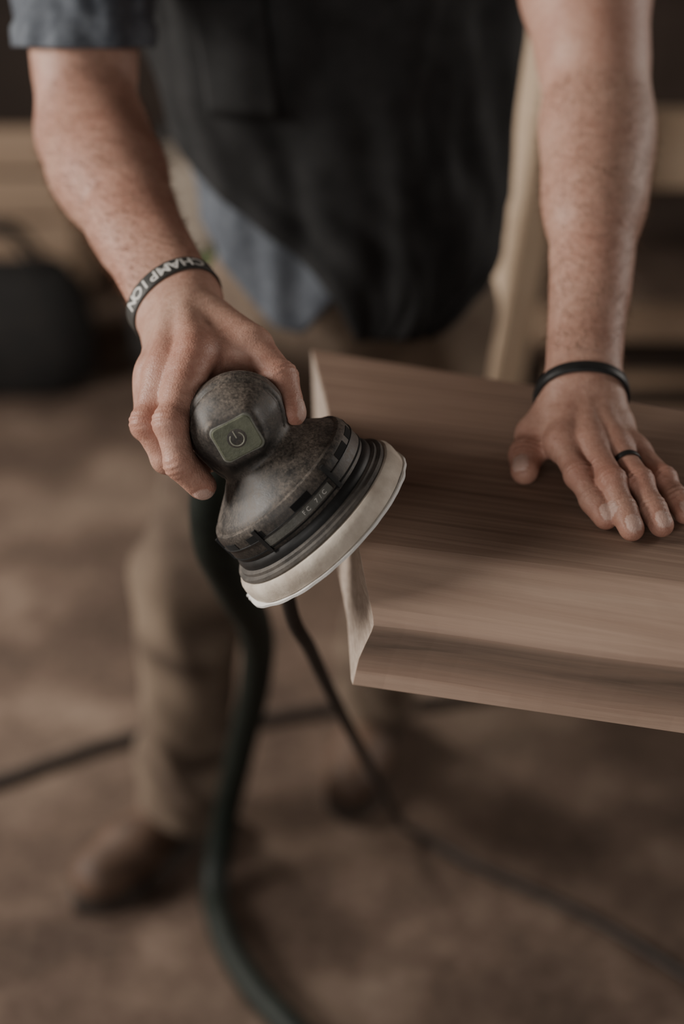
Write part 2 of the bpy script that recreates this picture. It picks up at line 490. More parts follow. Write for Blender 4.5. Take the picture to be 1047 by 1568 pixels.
# flared body + neck + palm head as one smooth surface in sander space
HZ = .0850; SHY = .0085; BR = math.radians(-15)
def body_sdf():
    lo = (-.075, -.070, .030); hi = (.070, .070, .130); h = .0012
    x = np.arange(lo[0], hi[0], h)[:, None, None]; y = np.arange(lo[1], hi[1], h)[None, :, None]; z = np.arange(lo[2], hi[2], h)[None, None, :]
    sh = SHY*np.clip((z-.042)/.038, 0, 1)
    y0 = y; y = y - sh
    r = np.sqrt(x*x + y*y)
    zr = np.array([.028, .038, .0415, .047, .053, .060, .068, .080, .2]); rr = np.array([.0560, .0553, .0525, .0455, .0375, .0305, .0270, .0258, .026])
    prof = np.interp(z, zr, rr)
    fl = (r - prof) * .75
    fl = np.maximum(fl, z - .083)
    port = cap_d(x, y0, z, ((-.02, 0, .047), (-.072, 0, .047), .018, .0155))
    fl = smin(fl, port, .012)
    hc = (.001, 0, HZ)
    q = np.sqrt(((x-hc[0])/.0352)**2 + ((y-hc[1])/.0345)**2 + ((z-hc[2])/.0335)**2)
    hd = (q - 1) * .0335
    fl = smin(fl, hd, .006)
    ya = y*math.cos(BR) + (z-HZ)*math.sin(BR); za = -y*math.sin(BR) + (z-HZ)*math.cos(BR)
    dy = np.abs(ya) - .0095; dz = np.abs(za) - .0080
    sq = np.sqrt(np.maximum(dy, 0)**2 + np.maximum(dz, 0)**2) + np.minimum(np.maximum(dy, dz), 0) - .0085
    sq = sq + (x - .034)*.45
    dx = np.maximum(x - .0352, .0 - x)
    nose = np.minimum(np.maximum(sq, dx), 0) + np.sqrt(np.maximum(sq+.003, 0)**2 + np.maximum(dx+.003, 0)**2) - .003
    fl = smin(fl, nose, .004)
    fl = fl + .0014*np.exp(-((x - .013)/.0011)**2) * (z > .064)
    fl = fl - .0010*np.exp(-((x - .0085)/.0022)**2) * (z > .064)
    pos, Q = surfnet(fl.astype(f32), lo, h)
    return np_mesh('housing', pos, Q, plast, upper, None, 2)
body_sdf()
def rsq(w, h_, r, n=8):
    P = []
    for (cx_, cy_, a0) in ((w-r, h_-r, 0), (-w+r, h_-r, 90), (-w+r, -h_+r, 180), (w-r, -h_+r, 270)):
        for i in range(n+1):
            a = math.radians(a0 + 90*i/n); P.append((cx_ + r*math.cos(a), cy_ + r*math.sin(a)))
    return P
def brot(a, b_):
    return (a*math.cos(BR) - b_*math.sin(BR) + SHY, a*math.sin(BR) + b_*math.cos(BR) + HZ)
def badge(name, w, h_, r, x0, x1, mat):
    rings = [[(x,) + brot(a, b_) for a, b_ in rsq(w-i_, h_-i_, r)] for x, i_ in ((x0, 0), (x1-.0006, 0), (x1, .0007))]
    V, F = loft(rings, True); o = mesh_obj(name, V, F, mat, upper, False); recalc(o); return o
badge('switch_rim', .0150, .0132, .0045, .0330, .0358, rim_m)
badge('power_switch', .0139, .0121, .004, .0340, .0364, badge_m)
ic = []
for i in range(25):
    a = math.radians(90 + 38 + (360-76)*i/24)
    ic.append((.0366,) + brot(.0046*math.cos(a), -.0003 + .0046*math.sin(a)))
tube('icon_ring', ic, .00042, icon_m, upper, 3)
tube('icon_bar', [(.0366,) + brot(0, .0005), (.0366,) + brot(0, .0057)], .00042, icon_m, upper, 3)
def text_mesh(name, s, size, mat, parent, M, ext=.0002, off=.012):
    cu = bpy.data.curves.new(name, 'FONT'); cu.body = s; cu.size = size; cu.extrude = ext
    cu.align_x = 'CENTER'; cu.align_y = 'CENTER'; cu.offset = size*off
    cu.materials.append(mat)
    o = bpy.data.objects.new(name, cu); link(o, parent); o.matrix_local = M
    return o
for i, ch in enumerate('FC 7/C'):
    if ch == ' ': continue
    a = math.radians(10 + i*3.6)
    n_ = Vector((math.cos(a), math.sin(a), 0)); t_ = Vector((-math.sin(a), math.cos(a), 0)); w_ = Vector((0, 0, 1))
    p = n_*.0598 + Vector((0, 0, .0239))
    text_mesh('label_char_%d' % i, ch, .0042, letter_m, upper, Matrix(((t_.x, w_.x, n_.x, p.x), (t_.y, w_.y, n_.y, p.y), (t_.z, w_.z, n_.z, p.z), (0, 0, 0, 1))), .0001, 0)
def wl(p): return SM @ Vector((p[0], p[1], p[2]-.0045))
pe = wl((-.070, 0, .047)); pe2 = wl((-.105, 0, .045))
hose = tube('dust_hose', [pe, pe2, mm(-62, 1000, 975), mm(-100, 1030, 920), mm(-112, 1050, 850), mm(-103, 1110, 755), mm(-92, 1239, 615), mm(-99, 1336, 484), mm(-134, 1440, 270), mm(-166, 1500, 90), mm(-178, 1465, 22),
      mm(-164, 1388, 21), mm(-129, 1309, 21), mm(-77, 1235, 21), mm(-3, 1157, 21), mm(120, 1080, 21), mm(320, 1040, 21)], .0185, hose_m)
cord = tube('power_cord', [wl((-.060, .014, .040)), wl((-.095, .02, .02)), mm(-45, 925, 913), mm(-42, 926, 856), mm(-27, 985, 767), mm(-1, 1114, 599), mm(39, 1275, 379), mm(80, 1450, 150), mm(113, 1575, 12), mm(185, 1522, 7), mm(280, 1460, 7),
      mm(362, 1400, 7), mm(449, 1318, 7), mm(553, 1215, 7), mm(700, 1100, 7)], .006, cord_m)
tube('air_hose', [mm(-900, 1500, 10), mm(-662, 1632, 10), mm(-528, 1698, 10), mm(-436, 1753, 10), mm(-350, 1798, 10), mm(-237, 1826, 10), mm(-132, 1848, 10), mm(-15, 1878, 10), mm(192, 1904, 10), mm(500, 2000, 10), mm(900, 2050, 10)], .010, cord_m)

# ------------------------------------------------------------------ MAN
man = empty('man', (0, 0, 0))
def V3(p): return np.array(p, float) / 1000.0
def chain(pts, rad, k=.004):
    return [(tuple(V3(pts[i])), tuple(V3(pts[i+1])), rad[i]/1000, rad[i+1]/1000, k) for i in range(len(pts)-1)]
def cp(a, b, ra, rb, k=.012): return (tuple(V3(a)), tuple(V3(b)), ra/1000, rb/1000, k)

def make_attrs(nails, reds):
    def f(pos):
        nail = np.zeros(len(pos)); red = np.zeros(len(pos))
        for (c_, d, n_, hl, hw) in nails:
            c_ = V3(c_); d = np.array(d, float); d /= np.linalg.norm(d); n_ = np.array(n_, float); n_ -= d*n_.dot(d); n_ /= np.linalg.norm(n_)
            w = np.cross(d, n_); q = pos - c_
            a = np.abs(q @ d)/(hl/1000); b_ = np.abs(q @ w)/(hw/1000); o = q @ n_
            m = ((a**3 + b_**3) < 1) & (o > 0) & (o < .016)
            nail[m] = 1
        for (c_, r, s) in reds:
            dd = np.linalg.norm(pos - V3(c_), axis=1)
            red = np.maximum(red, s*np.exp(-(dd/(r/1000))**2))
        return {'nail': nail, 'red': red}
    return f
def make_disp(joints, nails):
    def f(pos):
        off = np.zeros_like(pos)
        for (c_, d, n_) in joints:
            c_ = V3(c_); d = np.array(d, float); d /= np.linalg.norm(d); n_ = np.array(n_, float); n_ -= d*n_.dot(d); n_ /= np.linalg.norm(n_)
            q = pos - c_; s = q @ d; o = q @ n_
            near = np.linalg.norm(q, axis=1) < .017
            amp = -.00060*np.cos(s*2*math.pi/.0042)*np.exp(-(s/.006)**2)*np.clip(o/.006, 0, 1)*near
            off += amp[:, None]*n_[None, :]
        for (c_, d, n_, hl, hw) in nails:
            c_ = V3(c_); d = np.array(d, float); d /= np.linalg.norm(d); n_ = np.array(n_, float); n_ -= d*n_.dot(d); n_ /= np.linalg.norm(n_)
            w = np.cross(d, n_); q = pos - c_
            rr = (np.abs(q @ d)/(hl/1000))**3 + (np.abs(q @ w)/(hw/1000))**3; o = q @ n_
            near = (o > 0) & (o < .016)
            off -= (.0008*np.exp(-((rr-1.15)/.35)**2)*near)[:, None]*n_[None, :]
        return pos + off
    return f

def sub(a, b): return tuple(x - y for x, y in zip(a, b))
# ---- right arm (holds the sander) : millimetres
E = (-223, 1249, 1132); S = (-247, 1459, 1357); Wr = (-120, 982, 1077)
def lerp(a, b, t): return tuple(x + (y-x)*t for x, y in zip(a, b))
def addv(a, b): return tuple(x+y for x, y in zip(a, b))
wa = (7.2, 1.2, 4.2)
nw = tuple(-x for x in wa)
rbase = [
    cp(S, lerp(S, E, .55), 58, 51, .02), cp(lerp(S, E, .5), E, 51, 40, .02),
    cp(addv(lerp(S, E, .35), (0, -12, 14)), addv(lerp(S, E, .8), (0, -8, 8)), 40, 32, .03),
    cp(E, addv(lerp(E, Wr, .28), (2, 0, 3)), 41, 40, .025),
    cp(addv(lerp(E, Wr, .05), (14, 0, 10)), addv(lerp(E, Wr, .45), (10, 0, 8)), 29, 26, .03),
    cp(addv(lerp(E, Wr, .2), (-8, 0, -6)), addv(lerp(E, Wr, .62), (-5, 0, -3)), 36, 28, .03),
    cp(addv(lerp(E, Wr, .55), wa), addv(Wr, wa), 27, 23, .015),
    cp(addv(lerp(E, Wr, .55), nw), addv(Wr, nw), 27, 23.5, .015),
    cp(addv(Wr, wa), (-108, 950, 1084), 22, 18, .014), cp(addv(Wr, nw), (-126, 960, 1066), 22, 18, .014),
    cp((-112, 958, 1085), (-100, 886, 1080), 14, 12.2, .008),
    cp((-121, 960, 1083), (-119, 890, 1070), 14, 12.2, .010),
    cp((-127, 964, 1075), (-130, 906, 1061), 13.5, 11.6, .010),
    cp((-128, 968, 1065), (-132, 934, 1050), 13.5, 11, .010),
    cp((-105, 950, 1072), (-92, 900, 1068), 17, 13, .014),
    cp((-112, 955, 1062), (-108, 912, 1050), 17, 14, .014),
    cp((-104, 872, 1072), (-120, 884, 1063), 10, 10, .010), cp((-122, 884, 1063), (-131, 902, 1054), 10, 10, .010), cp((-131, 902, 1054), (-133, 930, 1046), 9, 9, .010),
    cp((-108, 860, 1064), (-122, 876, 1056), 8.5, 8.5, .008), cp((-124, 876, 1055), (-132, 898, 1046), 8.5, 8.5, .008),
    cp((-113, 950, 1092), (-101, 890, 1087), 6, 6, .008),
    cp((-122, 950, 1089), (-122, 896, 1078), 6, 6, .008),
    cp((-108, 966, 1078), (-72, 918, 1076), 17, 14.5, .014),
    cp((-92, 902, 1077), (-66, 908, 1074), 10.5, 10.5, .014),
]
RI = [(-100, 886, 1080), (-113, 842, 1052), (-107, 830, 1028), (-93, 834, 1008)]
RM = [(-119, 890, 1070), (-131, 860, 1043), (-119, 854, 1019), (-98, 860, 1008)]
RR = [(-130, 906, 1061), (-136, 886, 1028), (-119, 882, 1009), (-92, 876, 1006)]
RP = [(-132, 934, 1050), (-135, 914, 1022), (-119, 904, 1008), (-98, 898, 1008)]
RT = [(-92, 944, 1082), (-62, 908, 1077), (-42, 880, 1066), (-33, 860, 1049)]
def digit(P, r):
    ch = chain(P, r, .003)
    for i in (1, 2):
        ch.append((tuple(V3(P[i])), tuple(V3(P[i])), (r[i]+.5)/1000, (r[i]+.5)/1000, .004))
    a = lerp(P[2], P[3], .35)
    ch.append((tuple(V3(a)), tuple(V3(lerp(P[2], P[3], .9))), (r[3]+.9)/1000, (r[3]+.4)/1000, .004))
    return ch
rf = [digit(RI, (11.8, 11.0, 9.8, 8.6)), digit(RM, (11.8, 10.9, 9.6, 8.4)), digit(RR, (11, 10, 9, 8)), digit(RP, (10, 9.4, 8.4, 7)), digit(RT, (15, 13.8, 11.6, 8.6))]
nailsR = [(addv(RI[3], (1, .3, -1.5)), sub(RI[3], RI[2]), (-.25, -1, .1), 6.8, 5.8), (addv(RT[3], (0, 0, .5)), sub(RT[3], RT[2]), (1, -.05, .45), 7.5, 6.2)]
jR = [(RI[1], sub(RI[2], RI[0]), (-.8, -.5, .3)), (RI[2], sub(RI[3], RI[1]), (-.6, -.8, -.2)), (RM[1], sub(RM[2], RM[0]), (-1, -.4, .3)), (RT[2], sub(RT[3], RT[1]), (.7, -.3, .6))]
redsR = [(RI[1], 15, .5), (RI[2], 12, .35), (RI[3], 12, .5), (RM[1], 15, .5), (RM[0], 14, .45), (RI[0], 14, .45), (RR[0], 14, .4), (RT[2], 16, .4), (RT[3], 13, .5), (RR[1], 14, .5), (RP[1], 14, .5)]

def arm_obj(name, base, fingers, lo1, hi1, h1, lo2, hi2, h2, attrs, disp, hair_rng):
    R1, _ = build_field(lo1, hi1, h1, base, fingers); p1, q1 = surfnet(R1, lo1, h1)
    R2, _ = build_field(lo2, hi2, h2, base, fingers); p2, q2 = surfnet(R2, lo2, h2)
    pos = np.concatenate([p1, p2]); Q = np.concatenate([q1, q2 + len(p1)])
    pos = disp(pos)
    o = np_mesh(name, pos, Q, skin, man, attrs(pos), 2)
    me = o.data; nv = len(me.vertices)
    co_ = np.empty(nv*3, dtype=np.float32); me.vertices.foreach_get('co', co_); co_ = co_.reshape(-1, 3)
    nr = np.empty(nv*3, dtype=np.float32)
    me.vertex_normals.foreach_get('vector', nr); nr = nr.reshape(-1, 3)
    (A_, B_, n_hair) = hair_rng
    A_ = V3(A_); B_ = V3(B_); d = (B_-A_); Ln = np.linalg.norm(d); d /= Ln
    s = (co_ - A_) @ d
    rad = np.linalg.norm((co_-A_) - s[:, None]*d, axis=1)
    idx = np.nonzero((s > 0) & (s < Ln) & (rad < .06))[0]
    rng = np.random.default_rng(3)
    idx = rng.choice(idx, n_hair)
    V = []; F = []
    for i in idx:
        p = co_[i]; n_ = nr[i]; r_ = rng.normal(0, .35, 3)
        dr = d + n_*.35 + r_; dr -= n_*max(0, -(dr @ n_)); dr /= np.linalg.norm(dr)
        ln = rng.uniform(.006, .013); w = np.cross(dr, n_); w /= (np.linalg.norm(w)+1e-9)
        p0 = p - n_*.0004 + rng.normal(0, .0006, 3); p1_ = p0 + dr*ln*.55 + n_*.0006; p2_ = p0 + dr*ln + n_*.0003
        h_ = .00012; k = len(V)
        V += [p0-w*h_, p0+w*h_, p1_+w*h_*.8, p1_-w*h_*.8, p2_]
        F += [(k, k+1, k+2, k+3), (k+3, k+2, k+4)]
    mesh_obj(name+'_hair', V, F, armhair_m, man)
    return o
arm_obj('arm_right', rbase, rf, (-.175, .80, .985), (-.01, .982, 1.125), .0013, (-.345, .9775, 1.02), (-.06, 1.53, 1.43), .0026,
        make_attrs(nailsR, redsR), make_disp(jR, nailsR), (lerp(S, E, .95), lerp(E, Wr, .92), 6500))

# ---- left arm (rests on the slab)
E2 = (217, 1203, 1153); S2 = (207, 1437, 1359); W2 = (180, 969, 1018)
lbase = [
    cp(S2, lerp(S2, E2, .55), 60, 54, .02), cp(lerp(S2, E2, .5), E2, 54, 42, .02),
    cp(addv(lerp(S2, E2, .35), (0, -12, 14)), addv(lerp(S2, E2, .8), (0, -8, 10)), 40, 33, .03),
    cp(E2, lerp(E2, W2, .3), 40, 36, .025),
    cp(addv(lerp(E2, W2, .05), (-12, 0, 8)), addv(lerp(E2, W2, .42), (-8, 0, 6)), 28, 25, .03),
    cp(addv(lerp(E2, W2, .15), (7, 0, 0)), addv(lerp(E2, W2, .65), (3, 0, 0)), 32, 25, .03),
    cp(addv(lerp(E2, W2, .55), (-7, 0, 0)), addv(W2, (-8, 0, 0)), 24, 20.5, .015),
    cp(addv(lerp(E2, W2, .55), (7, 0, 0)), addv(W2, (8, 0, 0)), 24, 20.5, .015),
    cp((172, 966, 1014), (165, 945, 1004), 20, 16, .014), cp((188, 966, 1014), (200, 945, 1000), 20, 16, .014),
    cp((170, 955, 1006), (159, 915, 999), 13.5, 11.4, .008),
    cp((178, 956, 1008), (178, 908, 1001), 13.5, 11.6, .008),
    cp((188, 956, 1006), (196, 909, 998), 13.5, 11.2, .008),
    cp((194, 956, 1000), (212, 915, 992), 13, 10.6, .008),
    cp((172, 950, 1016), (160, 918, 1006), 5.5, 5.5, .007), cp((180, 950, 1017), (178, 912, 1008), 5.5, 5.5, .007), cp((188, 950, 1015), (196, 912, 1005), 5.5, 5.5, .007),
    cp((175, 950, 992), (170, 922, 988), 17, 14, .014), cp((192, 950, 990), (200, 922, 986), 17, 13, .014),
    cp((165, 962, 1000), (147, 950, 990), 16, 13, .014),
    cp((158, 930, 993), (150, 940, 989), 9, 9, .012),
]
LI = [(159, 915, 999), (166, 878, 993), (174, 859, 984), (181, 842, 979)]
LM = [(178, 908, 1001), (187, 864, 995), (192, 843, 985), (196, 827, 979)]
LR = [(196, 909, 998), (207, 868, 993), (213, 847, 984), (217, 832, 979)]
LP = [(212, 915, 992), (227, 881, 988), (233, 865, 982), (237, 850, 978)]
LT = [(158, 960, 998), (143, 946, 989), (135, 925, 984), (132, 906, 981)]
lf = [digit(LI, (10.6, 9.4, 8.5, 7.5)), digit(LM, (10.8, 9.6, 8.6, 7.6)), digit(LR, (10.4, 9.2, 8.3, 7.4)), digit(LP, (9.8, 8.4, 7.6, 6.8)), digit(LT, (14.5, 12.6, 11.6, 9.2))]
nailsL = []
for P, hw, hl in ((LI, 5.2, 6.0), (LM, 5.4, 6.2), (LR, 5.1, 6.0), (LP, 4.4, 5.2)):
    nailsL.append((lerp(P[2], P[3], 1.0), sub(P[3], P[2]), (0, -.25, 1), hl, hw))
nailsL.append((LT[3], sub(LT[3], LT[2]), (-.5, -.2, 1), 7.0, 6.2))
jL = []
for P in (LI, LM, LR, LP): jL += [(P[1], sub(P[2], P[0]), (0, 0, 1)), (P[2], sub(P[3], P[1]), (0, 0, 1))]
jL.append((LT[2], sub(LT[3], LT[1]), (-.3, 0, 1)))
redsL = [(P[i], 13, s) for P in (LI, LM, LR, LP) for i, s in ((0, .4), (1, .55), (3, .4))] + [(LT[2], 15, .5), (LT[3], 13, .4)]
arm_obj('arm_left', lbase, lf, (.105, .80, .955), (.26, .975, 1.055), .0013, (.11, .9705, .96), (.31, 1.51, 1.43), .0026,
        make_attrs(nailsL, redsL), make_disp(jL, nailsL), (lerp(S2, E2, .95), lerp(E2, W2, .92), 5600))

# ---- bands (cross-section follows the wrist)
def ring_band(name, c_, d, wax, prims, width, th, mat, parent, gap=.0003):
    c_ = Vector(mm(*c_)); d = Vector(d).normalized(); w = Vector(wax); w = (w - d*w.dot(d)).normalized(); n_ = d.cross(w)
    N = 120; R_ = np.zeros(N); ts = np.arange(.004, .060, .0002)
    for k in (-1, 0, 1):
        cc = np.array(c_ + d*(k*width/2))
        for j in range(N):
            a = 2*math.pi*j/N; dr = np.array(w*math.cos(a) + n_*math.sin(a))
            f = eval_pts(prims, cc[None, :] + ts[:, None]*dr[None, :])
            i = int(np.argmax(f > 0)); R_[j] = max(R_[j], ts[i])
    for _ in range(4): R_ = (np.roll(R_, 1) + 2*R_ + np.roll(R_, -1))/4
    R_ += gap
    def pt(a, k=0., s=0.):
        f = (a/(2*math.pi) % 1)*N; i = int(f) % N; g = f - int(f)
        r = R_[i]*(1-g) + R_[(i+1) % N]*g + k
        return c_ + w*(r*math.cos(a)) + n_*(r*math.sin(a)) + d*s
    rings = []
    for j in range(N):
        a = 2*math.pi*j/N; hw = width/2
        rings.append([pt(a, 0, -hw), pt(a, th*.7, -hw), pt(a, th, -hw*.85), pt(a, th, hw*.85), pt(a, th*.7, hw), pt(a, 0, hw)])
    V, F = loft(rings + [rings[0]], False)
    o = mesh_obj(name, V, F, mat, parent); recalc(o)
    o.modifiers.new('es', 'EDGE_SPLIT').split_angle = math.radians(50)
    return pt, d
wbR = empty('wristband')
pt, d_ = ring_band('band', (-124, 990, 1075), (.46, -.86, -.22), (.85, .14, .5), rbase, .0145, .0018, rubber, wbR)
def ring_pt(a):
    p = pt(a, .00185); q = pt(a+.02, .00185); t = (q-p).normalized()
    nn = t.cross(d_).normalized()
    c0 = (pt(a, 0) - pt(a+math.pi, 0))
    if nn.dot(c0) < 0: nn = -nn
    return p, nn
best = max(range(360), key=lambda k: ring_pt(math.radians(k))[1].dot(Vector((-.25, -.5, .83))))
word = 'CHAMPION'
p0, q0 = ring_pt(math.radians(best)); p1, q1 = ring_pt(math.radians(best+3))
sgn = 1 if (p1-p0).dot(Vector((1, 0, 0))) < 0 else -1
for i, ch in enumerate(word):
    ang = math.radians(best + sgn*((i-3.3)*14.5))
    p, nn = ring_pt(ang)
    up = d_
    t = up.cross(nn).normalized()
    text_mesh('letter_%d' % (i+1), ch, .0130, letter_m, wbR, Matrix(((t.x, up.x, nn.x, p.x), (t.y, up.y, nn.y, p.y), (t.z, up.z, nn.z, p.z), (0, 0, 0, 1))), .0001, .02)
wbL = empty('bracelet')
ring_band('band', (181, 966, 1017), (-.05, -.93, -.36), (1, 0, 0), lbase, .0095, .0024, blackrub, wbL)
rg = empty('finger_ring')
ring_band('band', lerp(LR[0], LR[1], .48), sub(LR[1], LR[0]), (1, 0, 0), lf[2], .0045, .0008, blackrub, rg)

# ---- shirt (torso + sleeves)
def interp(z, zs, vs): return float(np.interp(z, zs, vs))
zs = [.84, .92, 1.0, 1.10, 1.22, 1.32, 1.39, 1.43]
CX = [.010, .010, .008, -.008, -.018, -.022, -.022, -.022]
CY = [1.565, 1.56, 1.56, 1.565, 1.555, 1.53, 1.505, 1.50]
RX = [.172, .170, .168, .186, .198, .20, .15, .075]
RY = [.135, .128, .124, .124, .125, .115, .09, .07]
def shirt_pt(a, z, off=0):
    fx = .010*noise.noise(Vector((math.cos(a)*2.2, math.sin(a)*2.2, z*5))) + .007*noise.noise(Vector((math.cos(a)*6, math.sin(a)*6, z*9+4))) + .004*math.sin(a*9+z*14)*max(0, 1.05-z)*4
    rx = interp(z, zs, RX)+off+fx; ry = interp(z, zs, RY)+off+fx
    ca, sa = math.cos(a), math.sin(a)
    ex = .85
    return (interp(z, zs, CX) + rx*math.copysign(abs(ca)**ex, ca), interp(z, zs, CY) + ry*math.copysign(abs(sa)**ex, sa), z)
def hem(a):
    s_ = abs(math.cos(a)); deg = math.degrees(a) % 360
    return .860 + .12*s_**2.2 + .006*math.sin(a*7) + .055*min(1, max(0, (deg-256)/14))*(1 if deg < 340 else 0)
rings = []
NA = 160; NZ = 46
for i in range(NZ+1):
    s = i/NZ
    rings.append([shirt_pt(2*math.pi*j/NA, hem(2*math.pi*j/NA)*(1-s) + 1.43*s) for j in range(NA)])
V, F = loft(rings, False)
shirt = mesh_obj('shirt', V, F, denim, man); recalc(shirt)
m = shirt.modifiers.new('sol', 'SOLIDIFY'); m.thickness = .0025
def sleeve(name, S_, E_, t1, r0, r1, seed, hv):
    a = Vector(mm(*S_)); b_ = Vector(mm(*E_)); d = (b_-a).normalized()
    w = d.orthogonal().normalized(); n_ = d.cross(w)
    hv = Vector(hv).normalized(); mN = (d - hv*d.dot(hv)).normalized(); dm = d.dot(mN)
    rings = []; M = 40
    for i in range(M+1):
        s = i/M; c0 = a + (b_-a)*(-.12 + (t1+.12)*s)
        r = r0 + (r1-r0)*s
        if s > .90: r += .0028
        ring = []
        for j in range(80):
            t = 2*math.pi*j/80
            rv = (w*math.cos(t)+n_*math.sin(t))*(r + .006*noise.noise(Vector((math.cos(t)*2.5+seed, math.sin(t)*2.5, s*4)))+.003*noise.noise(Vector((math.cos(t)*7+seed, math.sin(t)*7, s*11))))
            ring.append(c0 + rv + d*(-rv.dot(mN)/dm*.9*s))
        rings.append(ring)
    V, F = loft(rings, False)
    o = mesh_obj(name, V, F, denim, man); recalc(o)
    m = o.modifiers.new('sol', 'SOLIDIFY'); m.thickness = .003; m.offset = 1
    return o
sleeve('sleeve_right', S, E, .72, .076, .0575, 1, (-.15, .98, -.13))
sleeve('sleeve_left', S2, E2, .44, .078, .066, 7, (.12, .98, -.13))
# ---- shaded front of the shirt, laid on as a near-black sheet
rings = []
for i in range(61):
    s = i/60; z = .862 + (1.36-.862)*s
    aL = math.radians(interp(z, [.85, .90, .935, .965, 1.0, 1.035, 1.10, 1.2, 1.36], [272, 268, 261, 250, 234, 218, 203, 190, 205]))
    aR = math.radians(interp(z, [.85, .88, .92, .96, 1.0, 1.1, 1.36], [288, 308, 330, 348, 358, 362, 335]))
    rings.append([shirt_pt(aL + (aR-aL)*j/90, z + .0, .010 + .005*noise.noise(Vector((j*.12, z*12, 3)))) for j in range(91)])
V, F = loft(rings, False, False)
front_shade = mesh_obj('shirt_front_shade', V, F, shirt_shade_m, man); recalc(front_shade)
m = front_shade.modifiers.new('sol', 'SOLIDIFY'); m.thickness = .003
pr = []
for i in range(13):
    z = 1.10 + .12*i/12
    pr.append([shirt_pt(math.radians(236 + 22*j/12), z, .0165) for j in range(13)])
V, F = loft(pr, False, False); pk = mesh_obj('shirt_pocket', V, F, shirt_shade_m, man); recalc(pk)
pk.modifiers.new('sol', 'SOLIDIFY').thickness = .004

# ---- trousers
def folds(pos):
    n = pos.copy()
    x, y, z = pos[:, 0], pos[:, 1], pos[:, 2]
    amp = .012*np.sin(z*46 + x*30 + y*9)*np.exp(-((z-.47)/.085)**2) + .009*np.sin(z*58+x*38 + 1.5*np.sin(x*30))*np.exp(-((z-.17)/.09)**2) + .004*np.sin(x*60+z*17)
    n[:, 1] -= amp; n[:, 0] += amp*.6
    return n
P_ = cp
tr = [P_((10, 1585, 900), (10, 1585, 860), 112, 115, .05), P_((-50, 1580, 860), (62, 1590, 860), 102, 98, .05),
      P_((-80, 1580, 820), (-186, 1505, 520), 92, 66, .03), P_((-186, 1505, 520), (-192, 1505, 460), 69, 68, .03), P_((-192, 1510, 470), (-224, 1565, 150), 68, 61, .03), P_((-224, 1565, 150), (-225, 1568, 105), 62, 67, .02),
      P_((100, 1600, 820), (95, 1620, 500), 88, 72, .04), P_((95, 1620, 500), (55, 1790, 160), 70, 60, .04), P_((55, 1790, 160), (54, 1795, 110), 61, 66, .02)]
sdf_obj('trousers', tr, (), (-.36, 1.36, .03), (.26, 1.90, 1.03), .006, khaki, man, None, None, folds, 4)
# ---- boots
def boot(name, heel, toe, ankle):
    h_ = Vector(heel); t = Vector(toe); d = (t-h_).normalized(); Ln = (t-h_).length; w = Vector((-d.y, d.x, 0))
    def q(f, s, z): p = h_ + d*(Ln*f) + w*s; return (p.x*1000, p.y*1000, z)
    ak = tuple(c*1000 for c in ankle)
    base = [P_(q(.14, 0, 45), q(.14, 0, 75), 36, 38, .02), P_((ak[0], ak[1], 90), ak, 42, 50, .03), P_(q(.2, 0, 70), (ak[0], ak[1], 100), 38, 42, .03),
            P_(q(.3, 0, 62), q(.62, 0, 48), 38, 34, .03), P_(q(.62, .008, 44), q(.86, .004, 40), 38, 34, .03), P_(q(.66, -.010, 42), q(.84, -.008, 40), 34, 31, .03)]
    xs = [h_.x, t.x, ankle[0]]; ys = [h_.y, t.y, ankle[1]]
    lo = (min(xs)-.09, min(ys)-.09, .014); hi = (max(xs)+.09, max(ys)+.09, .22)
    sdf_obj(name, base, (), lo, hi, .004, leather, man, None, None, None, 3)
    out = []
    for i in range(40):
        a = 2*math.pi*i/40
        f = .5 - .53*math.cos(a)
        wd = float(np.interp(f, [-.03, .1, .3, .5, .75, .95, 1.03], [.0, .038, .036, .038, .050, .032, 0]))
        p = h_ + d*(Ln*f) + w*(wd*(1 if math.sin(a) >= 0 else -1))
        out.append(p)
    rings = [[(p.x, p.y, z) for p in out] for z in (.002, .022, .026)]
    V, F = loft(rings, True); o = mesh_obj(name+'_sole', V, F, sole_m, man, False); recalc(o)
boot('boot_right', (-.180, 1.645, 0), (-.365, 1.435, 0), (-.226, 1.58, .15))
boot('boot_left', (.065, 1.88, 0), (.005, 1.62, 0), (.055, 1.81, .15))
# ---- head & neck (above the frame)
HO = (.003, -.09, .075)
hb = [P_((-26, 1600, 1325), (-24, 1560, 1430), 62, 58, .03), P_((-24, 1545, 1520), (-24, 1565, 1560), 78, 92, .04), P_((-24, 1520, 1475), (-24, 1500, 1450), 52, 38, .03),
      P_((-24, 1470, 1530), (-24, 1440, 1495), 10, 13, .012), P_((-24, 1462, 1470), (-24, 1456, 1468), 17, 14, .012), P_((-45, 1478, 1545), (-3, 1478, 1545), 14, 14, .02),
      P_((-108, 1560, 1500), (-112, 1568, 1530), 9, 14, .01), P_((60, 1560, 1500), (64, 1568, 1530), 9, 14, .01)]
sdf_obj('head', hb, (), (-.15, 1.38, 1.28), (.11, 1.70, 1.68), .004, skin, man).location = HO
hh = [P_((-24, 1575, 1560), (-24, 1585, 1585), 94, 92, .04), P_((-24, 1525, 1615), (-24, 1580, 1625), 40, 60, .04), P_((-24, 1610, 1520), (-24, 1605, 1560), 72, 85, .04)]
def hcut(R, ax):
    y = ax[1][None, :, None]; z = ax[2][None, None, :]
    return np.maximum(R, (1.545 - y) - (z - 1.56)*1.2)
sdf_obj('hair', hh, (), (-.15, 1.38, 1.40), (.11, 1.72, 1.72), .004, hair_m, man, hcut).location = HO
